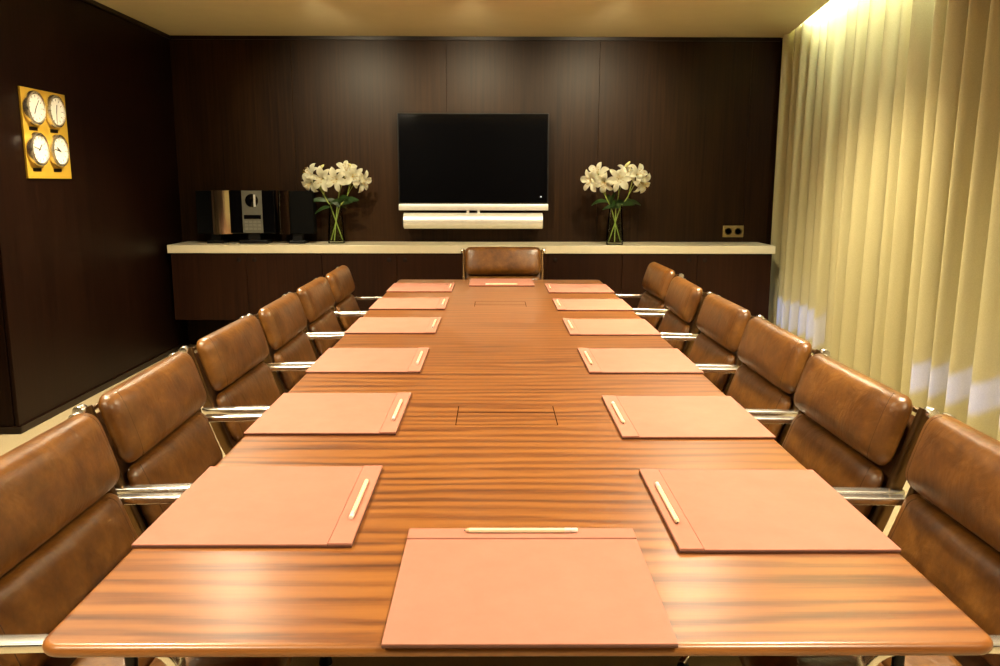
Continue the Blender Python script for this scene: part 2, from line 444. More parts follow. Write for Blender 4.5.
for (xl, xr, y, nm, pw) in ((-1.45, 1.15, 0.2, 'nearest', 205), (-1.45, 1.15, 2.5, 'middle', 270), (-1.62, 1.24, 4.85, 'far', 420)):
    for x, side in ((xl, 'left'), (xr, 'right')):
        downlight(x, y, '%s recessed downlight in the ceiling, %s row above the table' % (nm, side), pw)
for x, nm in ((-1.23, 'left'), (-0.15, 'middle'), (0.87, 'right')):
    downlight(x, 5.62, '%s recessed downlight in the ceiling row facing the back wall' % nm, 165, (x, YB, 1.8), 72, 1.0, 'wash_lens')

# ------------------------------------------------------------------ sideboard along the back wall
SH = 0.916
tag(MB().box((-2.66, 6.79, SH - 0.065), (2.305, YB - 0.001, SH), 0.003).build('shelf', 'shelf'), 'long cream lacquered top running along the back wall', 'shelf')
cw = (2.285 + 2.64) / 4
for k, lab in enumerate(('dark wenge cabinet at the left end under the cream top', 'dark wenge cabinet under the left vase, second from the left wall',
                         'dark wenge cabinet right of the head chair under the cream top', 'dark wenge cabinet at the curtain end under the cream top')):
    x0 = -2.64 + k * cw
    c = thing('wall_cabinet', lab, 'cabinet', (x0 + cw / 2, 7.03, 0.296), 0, 'wall-hung sideboard cabinets')
    H = SH - 0.065 - 0.296; hw = cw / 2 - 0.0008
    MB().box((-hw, -0.205, 0), (hw, 0.229, 0.018)).box((-hw, -0.205, H - 0.018), (hw, 0.229, H)).box((-hw, -0.205, 0.018), (-hw + 0.018, 0.229, H - 0.018)).box((hw - 0.018, -0.205, 0.018), (hw, 0.229, H - 0.018)).box((-hw + 0.018, 0.215, 0.018), (hw - 0.018, 0.229, H - 0.018)).build('body', 'cab', c)
    for s in (-1, 1):
        a, b = sorted((s * 0.001, s * (hw - 0.0008)))
        d = MB().box((a, -0.225, 0.002), (b, -0.206, H - 0.002), 0.0015, 1).build('door', 'cab', c)
        MB().lathe([(0.0, 0), (0.017, 0), (0.019, 0.0015), (0.015, 0.003), (0.0, 0.0012)], 20, Matrix.Translation((s * 0.065, -0.2245, H - 0.055)) @ Matrix.Rotation(PI / 2, 4, 'X')).build('finger_pull', 'wenge_dark', d, 40)

# ------------------------------------------------------------------ television and sound bar
tv = thing('television', 'large black flat television with a silver lower bar on the back wall', 'television', (-0.172, 7.12, 1.19))
MB().box((-0.632, -0.02, 0.055), (0.632, 0.035, 0.80), 0.006).build('housing', 'black', tv)
MB().box((-0.622, -0.0225, 0.064), (0.622, -0.0195, 0.792), 0.001, 1).build('screen', 'gloss_black', tv)
MB().box((-0.632, -0.028, 0.0), (0.632, 0.03, 0.054), 0.005).build('lower_bar', 'silver', tv, 40)
MB().cyl((0.57, -0.0235, 0.115), (0.57, -0.0222, 0.115), 0.005).build('standby_light', 'standby', tv)
MB().box((-0.2, 0.03, 0.2), (0.2, 0.139, 0.55), 0.004).build('wall_bracket', 'black', tv)
sb = thing('sound_bar', 'long satin silver sound bar hanging below the television', 'speaker', (-0.175, 7.12, 1.035))
MB().lathe([(0.0, 0.0), (0.058, 0.0), (0.0665, 0.003), (0.067, 0.01), (0.067, 1.17), (0.0665, 1.177), (0.058, 1.18), (0, 1.18)], 40, Matrix.Translation((-0.59, 0, 0.066)) @ Matrix.Rotation(PI / 2, 4, 'Y')).build('cabinet', 'silver', sb, 40)
for s in (-1, 1):
    MB().cyl((s * 0.59, 0, 0.066), (s * 0.595, 0, 0.066), 0.055, seg=32, bev=0.002).build('end_cap', 'black', sb, 40)
for s in (-1, 1): MB().box((s * 0.045 - 0.011, -0.02, 0.128), (s * 0.045 + 0.011, 0.012, 0.1545), 0.003).build('hanger', 'silver', sb)
MB().box((-0.1, 0.05, 0.03), (0.1, 0.139, 0.10), 0.004).build('wall_bracket', 'black', sb)

# ------------------------------------------------------------------ audio set on the sideboard
def half_cyl_panel(m, w, depth, z0, z1, side):
    """front panel bulging towards the room; returns closed solid"""
    pts = [(-w / 2 + w * k / 14, -depth * math.sin(PI * (0.12 + 0.76 * k / 14))) for k in range(15)]
    poly = pts + [(w / 2, 0.02), (-w / 2, 0.02)]
    m.prism(poly, z0, z1)
ply = thing('music_player', 'slim upright music player with a grey front panel between two speakers', 'stereo', (-2.0, 6.98, SH))
MB().box((-0.12, -0.03, 0.0), (0.12, 0.12, 0.03), 0.006).box((-0.05, 0.0, 0.03), (0.05, 0.1, 0.085)).build('base', 'black', ply)
MB().box((-0.185, -0.02, 0.085), (0.185, 0.06, 0.44), 0.006).build('body', 'gloss_black', ply)
MB().box((-0.083, -0.027, 0.09), (0.083, -0.018, 0.437), 0.002).build('front_panel', 'panel_silver', ply)
MB().lathe([(0, 0), (0.052, 0), (0.054, 0.003), (0.050, 0.006), (0, 0.006)], 36, Matrix.Translation((0.0, -0.027, 0.355)) @ Matrix.Rotation(PI / 2, 4, 'X')).build('disc_window', 'gloss_black', ply, 40)
MB().box((0.016, -0.0365, 0.305), (0.034, -0.033, 0.405), 0.003).build('disc_clamp', 'silver', ply)
MB().box((-0.07, -0.0295, 0.205), (0.07, -0.0265, 0.238), 0.001).build('display', 'gloss_black', ply)
for r_ in range(3):
    for c_ in range(4):
        MB().box((-0.066 + c_ * 0.035, -0.0295, 0.115 + r_ * 0.028), (-0.038 + c_ * 0.035, -0.0265, 0.134 + r_ * 0.028), 0.002).build('button', 'button', ply)
for (x, side, lab) in ((-2.325, 1, 'upright speaker with bright steel face left of the music player'), (-1.645, -1, 'upright black speaker right of the music player beside the left vase')):
    sp = thing('speaker', lab, 'speaker', (x, 6.99, SH))
    MB().box((-0.07, -0.02, 0.0), (0.07, 0.12, 0.025), 0.005).box((-0.04, 0.01, 0.025), (0.04, 0.09, 0.08)).build('base', 'black', sp)
    MB().box((-0.145, -0.015, 0.08), (0.145, 0.10, 0.435), 0.006).build('cabinet', 'cloth_black', sp)
    # curved steel face, standing proud at its outer edge and turning back towards the player
    x0, x1 = (0.005, 0.145) if side > 0 else (-0.04, -0.145)
    pts = [(x0 + (x1 - x0) * k / 14, -0.016 - 0.05 * math.cos(PI / 2 * k / 14) ** 0.9) for k in range(15)]
    MB().prism(pts + [(x1, -0.01), (x0, -0.01)], 0.08, 0.437).build('steel_face', 'mirror_silver', sp, 50)

# ------------------------------------------------------------------ wall socket
so = thing('wall_socket', 'small brass double power socket on the back wall near the curtain', 'socket', (2.083, YB - 0.0005, 1.008))
MB().box((-0.09, -0.010, -0.05), (0.09, 0, 0.05), 0.003).build('plate', 'socket', so)
for s in (-1, 1):
    sk = MB().lathe([(0.0, 0.0), (0.030, 0.0), (0.032, 0.003), (0.028, 0.0035), (0.024, -0.001), (0, -0.001)], 24, Matrix.Translation((s * 0.043, -0.010, 0)) @ Matrix.Rotation(PI / 2, 4, 'X')).build('outlet', 'outlet', so, 40)

# ------------------------------------------------------------------ clock board
bd = thing('clock_board', 'square yellow brass board holding four clocks on the dark left wall', 'clock board', (XL, 5.155, 1.695))
MB().box((0.0005, -0.25, -0.258), (0.014, 0.25, 0.258), 0.002).build('panel', 'brass', bd)
spots = [(-0.150, 0.145, 'upper left clock of the four on the brass board', 7.0, 1.3), (0.082, 0.145, 'upper right clock of the four on the brass board', 12.4, 6.2),
         (-0.150, -0.09, 'lower left clock of the four on the brass board', 1.5, 9.4), (0.082, -0.09, 'lower right clock of the four on the brass board', 10.0, 9.2)]
for (dy, dz, lab, hh, mm) in spots:
    MB().box((0.014, dy - 0.045, dz - 0.128), (0.0165, dy + 0.045, dz - 0.107), 0.001).build('name_plate', 'wenge_dark', bd)
    ck = thing('wall_clock', 'round chrome ' + lab, 'clock', (XL + 0.0142, 5.155 + dy, 1.695 + dz), 0, 'clocks on the brass board')
    RX = Matrix.Rotation(PI / 2, 4, 'Y')
    MB().lathe([(0.0, 0.0), (0.092, 0.0), (0.097, 0.004), (0.098, 0.024), (0.095, 0.034), (0.087, 0.037), (0.080, 0.033), (0.079, 0.024), (0.0, 0.024)], 40, RX).build('case', 'chrome', ck, 40)
    d = MB().lathe([(0, 0.0242), (0.079, 0.0242), (0.079, 0.0255), (0, 0.0255)], 40, RX).build('dial', 'dial', ck)
    m = MB()
    for k in range(12):
        a = k * PI / 6
        R_ = Matrix.Rotation(-a, 4, 'X')
        m.box((0.0255, -0.002, 0.060), (0.0262, 0.002, 0.073), mat=R_)
    m.build('hour_marks', 'black', d)
    for nm, ang, L, wd in (('hour_hand', hh * PI / 6, 0.040, 0.0035), ('minute_hand', mm * PI / 6, 0.060, 0.0025)):
        MB().box((0.0265, -wd, -0.012), (0.028, wd, L), 0.0006, 1, mat=Matrix.Rotation(-ang, 4, 'X')).build(nm, 'black', ck)

# ------------------------------------------------------------------ conference table
TX0, TX1, TY0, TY1, TT = -0.707, 0.789, 1.172, 6.158, 0.71
TXC, TYC = (TX0 + TX1) / 2, (TY0 + TY1) / 2
tb = thing('conference_table', 'long polished striped rosewood conference table in the middle of the room', 'table', (TXC, TYC, 0))
hw, hl = (TX1 - TX0) / 2, (TY1 - TY0) / 2
outline = rrect(2 * hw, 2 * hl, 0.035, 6)
tt = MB().prism(outline, TT - 0.022, TT, 0.0105, 6).build('tabletop', 'table', tb, 30)
m = MB()
for y in (-1.75, 1.75): m.box((-0.5, y - 0.04, TT - 0.085), (0.5, y + 0.04, TT - 0.0225), 0.006)
for x in (-0.3, 0.3): m.box((x - 0.03, -1.75, TT - 0.085), (x + 0.03, 1.75, TT - 0.0225), 0.006)
for s in (-1, 1): m.box((-0.5, s * (hl - 0.2) - 0.02, TT - 0.07), (0.5, s * (hl - 0.2) + 0.02, TT - 0.0225), 0.005)
m.build('underframe', 'dark_steel', tb)
for sx in (-1, 1):
    for y in (-(hl - 0.2), 0, hl - 0.2):
        MB().cyl((sx * (hw - 0.055), y, 0.0), (sx * (hw - 0.055), y, TT - 0.0225), 0.009, 0.0115, 16).cyl((sx * (hw - 0.055), y, 0), (sx * (hw - 0.055), y, 0.012), 0.02, bev=0.003).build('leg', 'dark_steel', tb, 40)
for yc, s in ((2.467, 1), (4.873, -1)):
    # flush cable hatch: lid with a dark gap all round
    y0, y1 = yc - 0.105 - TYC, yc + 0.105 - TYC
    x0, x1 = -0.112 - TXC, 0.189 - TXC
    split = yc + s * 0.035 - TYC
    h = MB()
    g = 0.0014
    h.box((x0 - g, y0 - g, TT), (x1 + g, y0, TT + 0.0006)).box((x0 - g, y1, TT), (x1 + g, y1 + g, TT + 0.0006)) if False else None
    h.box((x0 - g, (y0 if s > 0 else y0), TT - 0.001), (x0 + g, y1, TT + 0.0005)).box((x1 - g, y0, TT - 0.001), (x1 + g, y1, TT + 0.0005))
    ye = y0 if s > 0 else y1
    h.box((x0, ye - g * 0.7, TT - 0.001), (x1, ye + g * 0.7, TT + 0.0005)).box((x0, split - g * 2, TT - 0.001), (x1, split + g * 2, TT + 0.0005))
    h.build('cable_hatch', 'gap', tb)

# ------------------------------------------------------------------ desk pads and pencils
PW, PD, FL = 0.455, 0.4285, 0.048
def make_pad():
    t = thing('desk_pad', '', 'desk pad', (0, 0, 0), 0, 'desk pads on the table')
    MB().box((-PW / 2, -PD / 2, 0), (PW / 2, PD / 2, 0.005), 0.001, 1).build('backing', 'padedge', t)
    MB().prism([(-PW / 2, -PD / 2), (PW / 2, -PD / 2), (PW / 2, PD / 2 - FL), (-PW / 2, PD / 2 - FL)], 0.005, 0.0080, 0.0012, 2).build('writing_surface', 'pad', t, 30)
    cy = PD / 2 - FL / 2 + 0.003
    m = MB().prism([(-PW / 2, PD / 2 - FL + 0.0012), (PW / 2, PD / 2 - FL + 0.0012), (PW / 2, PD / 2), (-PW / 2, PD / 2)], 0.005, 0.0102, 0.0014, 2)
    m.build('pen_flap', 'pad', t)
    return t, cy
def make_pencil():
    t = thing('pencil', '', 'pencil', (0, 0, 0), 0, 'pencils in the desk pads')
    r = 0.0050
    hexa = [(r * math.cos(PI / 3 * k), r * math.sin(PI / 3 * k)) for k in range(6)]
    MB().sweep([(-0.1056, 0, 0), (0.0864, 0, 0)], hexa, Vector((0, 0, 1))).build('barrel', 'pencil', t)
    MB().cyl((-0.1062, 0, 0), (-0.1128, 0, 0), 0.0048, 0.0020, 12).build('sharpened_wood', 'pencil_tip', t, 40)
    MB().cyl((-0.1128, 0, 0), (-0.1158, 0, 0), 0.0020, 0.0005, 10).build('lead', 'graphite', t)
    MB().cyl((0.0864, 0, 0), (0.0996, 0, 0), 0.0051, seg=16).build('ferrule', 'silver', t, 40)
    MB().cyl((0.0996, 0, 0), (0.1128, 0, 0), 0.0048, seg=16, bev=0.0012).build('eraser', 'eraser', t, 40)
    return t
pad0, pcy = make_pad(); pen0 = make_pencil()
usedp = [False]
def place_pad(x, y, rz, where, flip=False):
    if usedp[0]: p, q_ = copy_tree(pad0), copy_tree(pen0)
    else: p, q_ = pad0, pen0; usedp[0] = True
    p.location = (x, y, TT + 0.0002); p.rotation_euler = (0, 0, rz)
    p['label'] = 'salmon leather desk pad ' + where
    off = Matrix.Rotation(rz, 3, 'Z') @ Vector((0, pcy, 0))
    q_.location = (x + off.x, y + off.y, TT + 0.0104 + 0.0045); q_.rotation_euler = (0, 0, rz + (PI if flip else 0))
    q_['label'] = 'cream pencil on the pad ' + where
ordn = ['nearest the camera', 'second from the camera', 'third from the camera', 'fourth from the camera', 'fifth from the camera', 'farthest from the camera']
LY = [1.536, 2.279, 3.065, 3.90, 4.675, 5.455]; RY = [1.510, 2.241, 3.057, 3.859, 4.633, 5.41]
for i in range(6):
    place_pad(TX0 + 0.002 + PD / 2, LY[i] * 0.991 + PW / 2, -PI / 2, 'at the left table edge, ' + ordn[i])
    place_pad(TX1 - 0.002 - PD / 2, RY[i] * 0.991 + PW / 2, PI / 2, 'at the right table edge, ' + ordn[i])
place_pad(0.056, 1.165 + PD / 2, 0, 'at the near end of the table')
place_pad(0.055, TY1 - 0.006 - PD / 2, PI, 'in front of the head chair at the far end')

# ------------------------------------------------------------------ chairs
# side-rail profile (y, z) from the top of the back down and round to the front of the seat
PROF = [(-0.413, 0.828), (-0.40, 0.79), (-0.378, 0.72), (-0.358, 0.655), (-0.335, 0.585), (-0.31, 0.515), (-0.285, 0.455), (-0.255, 0.415), (-0.205, 0.392), (-0.14, 0.386), (-0.05, 0.392), (0.05, 0.402), (0.12, 0.405), (0.165, 0.395), (0.18, 0.375)]
def spline(P, n):
    out = []
    for i in range(len(P) - 1):
        p0 = P[max(i - 1, 0)]; p1 = P[i]; p2 = P[i + 1]; p3 = P[min(i + 2, len(P) - 1)]
        for k in range(n):
            t = k / n
            out.append(tuple(0.5 * ((2 * p1[a]) + (-p0[a] + p2[a]) * t + (2 * p0[a] - 5 * p1[a] + 4 * p2[a] - p3[a]) * t * t + (-p0[a] + 3 * p1[a] - 3 * p2[a] + p3[a]) * t ** 3) for a in range(len(p1))))
    out.append(tuple(P[-1])); return out
SP = spline(PROF, 8)
cum = [0.0]
for a, b in zip(SP[:-1], SP[1:]): cum.append(cum[-1] + math.dist(a, b))
def at_s(s):
    s = max(-0.1, s)
    if s <= 0:
        t = Vector((SP[1][0] - SP[0][0], SP[1][1] - SP[0][1])).normalized(); p = Vector(SP[0]) + t * s
    else:
        k = 0
        while k < len(cum) - 2 and cum[k + 1] < s: k += 1
        f = (s - cum[k]) / (cum[k + 1] - cum[k]); p = Vector(SP[k]).lerp(Vector(SP[k + 1]), f); t = Vector((SP[k + 1][0] - SP[k][0], SP[k + 1][1] - SP[k][1])).normalized()
    n = Vector((-t.y, t.x))  # towards the sitter
    if n.x < 0 and s < 0.35: n = -n
    return p, n
def s_of_z(z):
    for k in range(len(SP) - 1):
        if SP[k][1] >= z >= SP[k + 1][1] and SP[k][0] < -0.2: return cum[k] + (SP[k][1] - z) / max(1e-6, SP[k][1] - SP[k + 1][1]) * (cum[k + 1] - cum[k])
    return 0
def cushion_pt(u, v, s0, s1, W, T, rc, front=True, base=0.006):
    Hh = (s1 - s0) / 2
    av = abs(v) * Hh
    hwid = W
    if av > Hh - rc: hwid = W - rc + math.sqrt(max(0, rc * rc - (av - (Hh - rc)) ** 2))
    x = u * hwid
    s = (s0 + s1) / 2 + v * Hh
    p, n = at_s(s)
    e = max(0.0, (1 - abs(u) ** 10)) ** (1 / 2.2) * max(0.0, (1 - abs(v) ** 6)) ** (1 / 2.2)
    if front:
        crown = 0.80 + 0.20 * (1 - u * u) * (1 - v * v)
        seamdip = 0.05 * math.exp(-((abs(u) - 0.86) / 0.022) ** 2)
        h = base + T * 0.35 + T * 0.65 * e * (crown - seamdip)
    else:
        h = base + T * 0.35 - T * 0.30 * e
    return Vector((x, p.x + n.x * h, p.y + n.y * h))
def cushion(name, s0, s1, W, T, rc, parent, seam=True):
    nu, nv = 40, 22
    f = lambda k, n: (lambda a: math.copysign(1 - (1 - abs(a)) ** 2.0, a))(-1 + 2 * k / n)
    bm = bmesh.new(); grids = []
    for fr in (True, False):
        grids.append([[cushion_pt(f(i, nu), f(j, nv), s0, s1, W, T, rc, fr) for i in range(nu + 1)] for j in range(nv + 1)])
    for g, fr in zip(grids, (True, False)):
        V = [[bm.verts.new(p) for p in row] for row in g]
        for j in range(nv):
            for i in range(nu):
                q4 = (V[j][i], V[j][i + 1], V[j + 1][i + 1], V[j + 1][i])
                bm.faces.new(q4 if fr else tuple(reversed(q4)))
    bmesh.ops.remove_doubles(bm, verts=bm.verts[:], dist=1e-5)
    bmesh.ops.recalc_face_normals(bm, faces=bm.faces[:])
    m = MB(); m._merge(bm)
    o = m.build(name, 'leather', parent, 180)
    if seam:
        for sg in (-1, 1):
            pts = [cushion_pt(sg * 0.86, -0.93 + 1.86 * k / 24, s0, s1, W, T, rc) for k in range(25)]
            MB().tube(pts, 0.0015, 6).build('seam', 'seam', o, 60)
    return o
def make_chair():
    t = thing('conference_chair', '', 'chair', (0, 0, 0), 0, 'leather conference chairs')
    RX = 0.326
    sa = s_of_z(0.645)
    cushion('upper_back_cushion', -0.014, sa - 0.004, 0.316, 0.088, 0.042, t)
    cushion('lower_back_cushion', sa + 0.006, s_of_z(0.452), 0.306, 0.056, 0.035, t)
    tot = cum[-1]; sm = s_of_z(0.43) + 0.03
    cushion('seat_cushion', sm, (sm + tot) / 2 - 0.05, 0.306, 0.055, 0.04, t)
    cushion('seat_cushion', (sm + tot) / 2 - 0.042, tot - 0.01, 0.306, 0.06, 0.045, t)
    # thin hide stretched between the rails, behind the cushions
    hide = MB(); bm = bmesh.new(); rows = []
    for k in range(41):
        p, n = at_s(0.03 + (tot - 0.03) * k / 40)
        rows.append([bm.verts.new((x, p.x - n.x * 0.004, p.y - n.y * 0.004)) for x in (-0.315, 0.315)] + [bm.verts.new((x, p.x, p.y)) for x in (0.315, -0.315)])
    for A, B in zip(rows[:-1], rows[1:]):
        for k in range(4): bm.faces.new((A[k], A[(k + 1) % 4], B[(k + 1) % 4], B[k]))
    bm.faces.new(rows[0]); bm.faces.new(list(reversed(rows[-1])))
    bmesh.ops.recalc_face_normals(bm, faces=bm.faces[:])
    hide._merge(bm); hide.build('back_hide', 'leather_back', t, 40)
    for s in (-1, 1):
        rail = [(s * RX, p[0], p[1]) for p in SP]
        MB().sweep(rail, rrect(0.024, 0.038, 0.007, 3), Vector((1, 0, 0))).build('side_rail', 'rail', t, 40)
        # arm loop
        P = [(-0.345, 0.604), (-0.28, 0.606), (-0.18, 0.608), (-0.05, 0.611), (0.03, 0.606), (0.068, 0.583), (0.075, 0.545), (0.06, 0.49), (0.03, 0.44), (0.0, 0.405)]
        arm = [(s * (RX + 0.020), a, b) for a, b in spline(P, 5)]
        arm[0] = (s * (RX + 0.006), -0.353, 0.604)
        arm[-1] = (s * (RX + 0.005), -0.005, 0.398)
        MB().sweep(arm, rrect(0.036, 0.020, 0.005, 3), Vector((1, 0, 0))).build('arm', 'chrome', t, 40)
        MB().lathe([(0.0, 0.0), (0.0155, 0.0), (0.0165, 0.002), (0.0165, 0.026), (0.0145, 0.029), (0.005, 0.0295), (0.004, 0.0275), (0, 0.0275)], 24, Matrix.Translation((s * (RX - 0.002), -0.418, 0.822)) @ Matrix.Rotation(s * PI / 2, 4, 'Y')).build('rail_knob', 'chrome', t, 40)
    MB().cyl((-RX, -0.422, 0.808), (RX, -0.422, 0.808), 0.008, seg=18).build('back_crossbar', 'rail', t, 40)
    m = MB()
    for y, z in ((-0.12, 0.376), (0.06, 0.386)): m.box((-RX, y - 0.022, z - 0.014), (RX, y + 0.022, z), 0.005)
    m.box((-0.05, -0.14, 0.355), (0.05, 0.08, 0.372), 0.005)
    m.build('seat_spreader', 'chrome', t, 40)
    MB().lathe([(0.0, 0.06), (0.034, 0.06), (0.036, 0.10), (0.030, 0.12), (0.026, 0.125), (0.024, 0.30), (0.045, 0.33), (0.05, 0.356), (0, 0.356)], 28, Matrix.Translation((0, -0.03, 0))).build('pedestal', 'dark_steel', t, 40)
    for k in range(4):
        a = PI / 4 + k * PI / 2; d = Vector((math.cos(a), math.sin(a), 0)); c = Vector((0, -0.03, 0))
        pts = [c + d * 0.02 + Vector((0, 0, 0.095)), c + d * 0.12 + Vector((0, 0, 0.085)), c + d * 0.22 + Vector((0, 0, 0.06)), c + d * 0.29 + Vector((0, 0, 0.03))]
        lg = MB().sweep(pts, lambda q_: rrect(0.036 - 0.014 * q_, 0.03 - 0.012 * q_, 0.006, 3), Vector((-d.y, d.x, 0))).build('base_leg', 'chrome', t, 40)
        e = c + d * 0.28
        MB().cyl((e.x, e.y, 0.0), (e.x, e.y, 0.028), 0.02, 0.016, bev=0.004).build('glide', 'black', lg, 40)
    return t
ch0 = make_chair(); usedc = [False]
def place_chair(x, y, rz, label, lift=1.0, sx=1.0):
    c = copy_tree(ch0) if usedc[0] else ch0
    usedc[0] = True
    c.location = (x, y, 0); c.rotation_euler = (0, 0, rz); c['label'] = label
    c.scale = (sx, 1.0, lift)
    return c
LC = [(-0.638, 1.70), (-0.672, 2.46), (-0.682, 3.245), (-0.682, 4.03), (-0.69, 4.82), (-0.69, 5.60)]
RC = [(0.735, 1.69), (0.722, 2.425), (0.752, 3.21), (0.762, 3.97), (0.747, 4.76), (0.77, 5.60)]
TURN = [0.0, 0.02, -0.015, 0.01, 0.0, 0.015]
LIFT = [1.0, 1.0, 1.0, 1.0, 1.005, 1.015]
for i in range(6):
    place_chair(LC[i][0], LC[i][1], -PI / 2 + TURN[i], 'brown leather conference chair on the left side of the table, ' + ordn[i], [1.0, 1.0, 1.0, 0.995, 0.99, 0.985][i])
    place_chair(RC[i][0], RC[i][1], PI / 2 + TURN[-i], 'brown leather conference chair on the right side of the table, ' + ordn[i], LIFT[i])
place_chair(0.072, 6.09, PI, 'brown leather conference chair alone at the far head of the table', 1.087, 0.935)

# ------------------------------------------------------------------ vases of lilies
def make_vase(x, y, label):
    v = thing('vase', label, 'vase', (x, y, SH), 0, 'glass vases of lilies')
    H = 0.325
    outer = [(0.0, 0.0), (0.062, 0.0), (0.069, 0.004), (0.070, 0.012), (0.068, 0.08), (0.062, 0.18), (0.053, 0.27), (0.051, 0.30), (0.055, H)]
    inner = [(0.0525, H), (0.0485, 0.30), (0.0505, 0.27), (0.0595, 0.18), (0.0655, 0.08), (0.067, 0.022), (0.0, 0.020)]
    MB().lathe(outer + inner, 40).build('glass_body', 'glass', v, 50)
    MB().lathe([(0.0, 0.0205), (0.0665, 0.0225), (0.0652, 0.08), (0.0598, 0.165), (0.0, 0.165)], 40).build('water', 'water', v, 50)
    return v
def petal_mesh(m, mat, L, W, curl, seed):
    rnd = random.Random(seed)
    for k in range(6):
        bm = bmesh.new(); n = 9; rows = []
        inner = k % 2
        w0 = W * (1.12 if inner else 0.85)
        for i in range(n + 1):
            t = i / n
            rad = 0.006 + L * (t - 0.10 * t ** 3) * 0.92
            zz = L * (0.62 * t ** 0.8 - curl * t ** 2.6)
            hw_ = w0 * (math.sin(PI * min(1, t * 0.93 + 0.06)) ** 0.8) * (1 if t < 1 else 0.1) + 0.0006
            row = []
            for j in range(5):
                s = -1 + j / 2
                row.append(bm.verts.new((rad, s * hw_, zz + abs(s) ** 1.5 * hw_ * 0.35 + (0.002 * math.sin(9 * t + j) if 0 < i < n else 0))))
            rows.append(row)
        for A, B in zip(rows[:-1], rows[1:]):
            for j in range(4): bm.faces.new((A[j], A[j + 1], B[j + 1], B[j]))
        bmesh.ops.solidify(bm, geom=bm.faces[:], thickness=0.0012)
        bm.transform(mat @ Matrix.Rotation(k * PI / 3 + rnd.uniform(-.1, .1), 4, 'Z') @ Matrix.Rotation(rnd.uniform(-.12, .12), 4, 'X'))
        m._merge(bm)
def leaf_mesh(m, base, d, L, W, droop):
    d = Vector(d).normalized(); side = (Matrix.Rotation(0.9 + 3 * droop, 3, d) @ d.cross(Vector((0, 0, 1))).normalized()); bm = bmesh.new(); rows = []
    for i in range(9):
        t = i / 8; c = Vector(base) + d * L * t + Vector((0, 0, -droop * t * t * L))
        w_ = W * math.sin(PI * (0.05 + 0.93 * t)) ** 0.8 + 0.0004
        rows.append([bm.verts.new(c + side * w_ * s + Vector((0, 0, 0.25 * w_ * abs(s)))) for s in (-1, 0, 1)])
    for A, B in zip(rows[:-1], rows[1:]):
        for j in range(2): bm.faces.new((A[j], A[j + 1], B[j + 1], B[j]))
    bmesh.ops.solidify(bm, geom=bm.faces[:], thickness=0.001)
    m._merge(bm)
def lily(vx, vy, foot, heads, label, seed, grp, buds=0, leaves=4):
    """one cut stem carrying several blooms; foot and heads are offsets from the vase axis"""
    rnd = random.Random(seed)
    t = thing('lily', label, 'flower', (vx, vy, SH), 0, grp)
    f = Vector(foot); c = sum((Vector(h[0]) for h in heads), Vector()) / len(heads)
    neck = Vector((-f.x * 0.55 + c.x * 0.06, -f.y * 0.55 + c.y * 0.06, 0.30))
    fork = neck.lerp(c, 0.45) - Vector((0, 0, 0.01))
    S = spline([tuple(f), tuple(f.lerp(neck, 0.5)), tuple(neck), tuple(neck.lerp(fork, 0.5)), tuple(fork)], 6)
    st = MB().tube(S, 0.0046, 8, Vector((0, 1, 0.01))).build('stem', 'stem', t, 60)
    for i, (h, face, size) in enumerate(heads):
        h = Vector(h); fd = Vector(face).normalized()
        b0 = Vector(S[-1 - (i % 2) * 2]); mid = b0.lerp(h, 0.55) + Vector((0, 0, 0.02)) - fd * 0.01
        MB().tube(spline([tuple(b0), tuple(mid), tuple(h - fd * 0.022), tuple(h)], 6), 0.0030, 8, Vector((0, 1, 0.01))).build('flower_stalk', 'stem', st, 60)
        X = Matrix.Translation(h) @ Vector((0, 0, 1)).rotation_difference(fd).to_matrix().to_4x4() @ Matrix.Rotation(rnd.uniform(0, 2), 4, 'Z')
        m = MB(); petal_mesh(m, X, size, size * 0.215, rnd.uniform(0.30, 0.55), seed + i)
        bl = m.build('bloom', 'petal', t, 60)
        m = MB(); k_ = size / 0.085
        for k in range(6):
            a = k * PI / 3 + 0.5; e = Vector((0.017 * math.cos(a), 0.017 * math.sin(a), 0.058)) * k_
            p0 = X @ Vector((0, 0, 0.004)); p1 = X @ e
            m.cyl(p0, p1, 0.0008, seg=6); dd = (p1 - p0).normalized(); sd = dd.cross(Vector((0.1, 0, 1))).normalized() * 0.006
            m.cyl(p1 - sd, p1 + sd, 0.0022, seg=8)
        m.build('stamens', 'stamen', bl, 60)
    for b in range(buds):
        p0 = Vector(S[-2]); p1 = c + Vector((rnd.uniform(-0.03, 0.03), 0.01, 0.075))
        bs = MB().tube([p0, p0.lerp(p1, 0.55) + Vector((0.01, 0, 0.01)), p1], 0.0022, 6, Vector((0, 1, 0.01))).build('bud_stalk', 'stem', st, 60)
        q = Vector((0, 0, 1)).rotation_difference(Vector((rnd.uniform(-0.9, 0.9), -0.2, 0.5)).normalized()).to_matrix().to_4x4()
        MB().lathe([(0.0, -0.002), (0.007, 0.004), (0.012, 0.02), (0.0115, 0.04), (0.007, 0.06), (0.0, 0.068)], 12, Matrix.Translation(p1) @ q).build('bud', 'bud', t, 60)
    for k in range(leaves):
        b = Vector(S[12 + 2 * k]); a = rnd.uniform(0, 2 * PI)
        m = MB(); leaf_mesh(m, b, (math.cos(a) + 0.4 * (1 if c.x > 0 else -1), 0.4 * math.sin(a) - 0.2, rnd.uniform(0.0, 0.7)), rnd.uniform(0.11, 0.17), 0.021, rnd.uniform(0.2, 0.5)); m.build('leaf', 'leaf', t, 60)
    return t
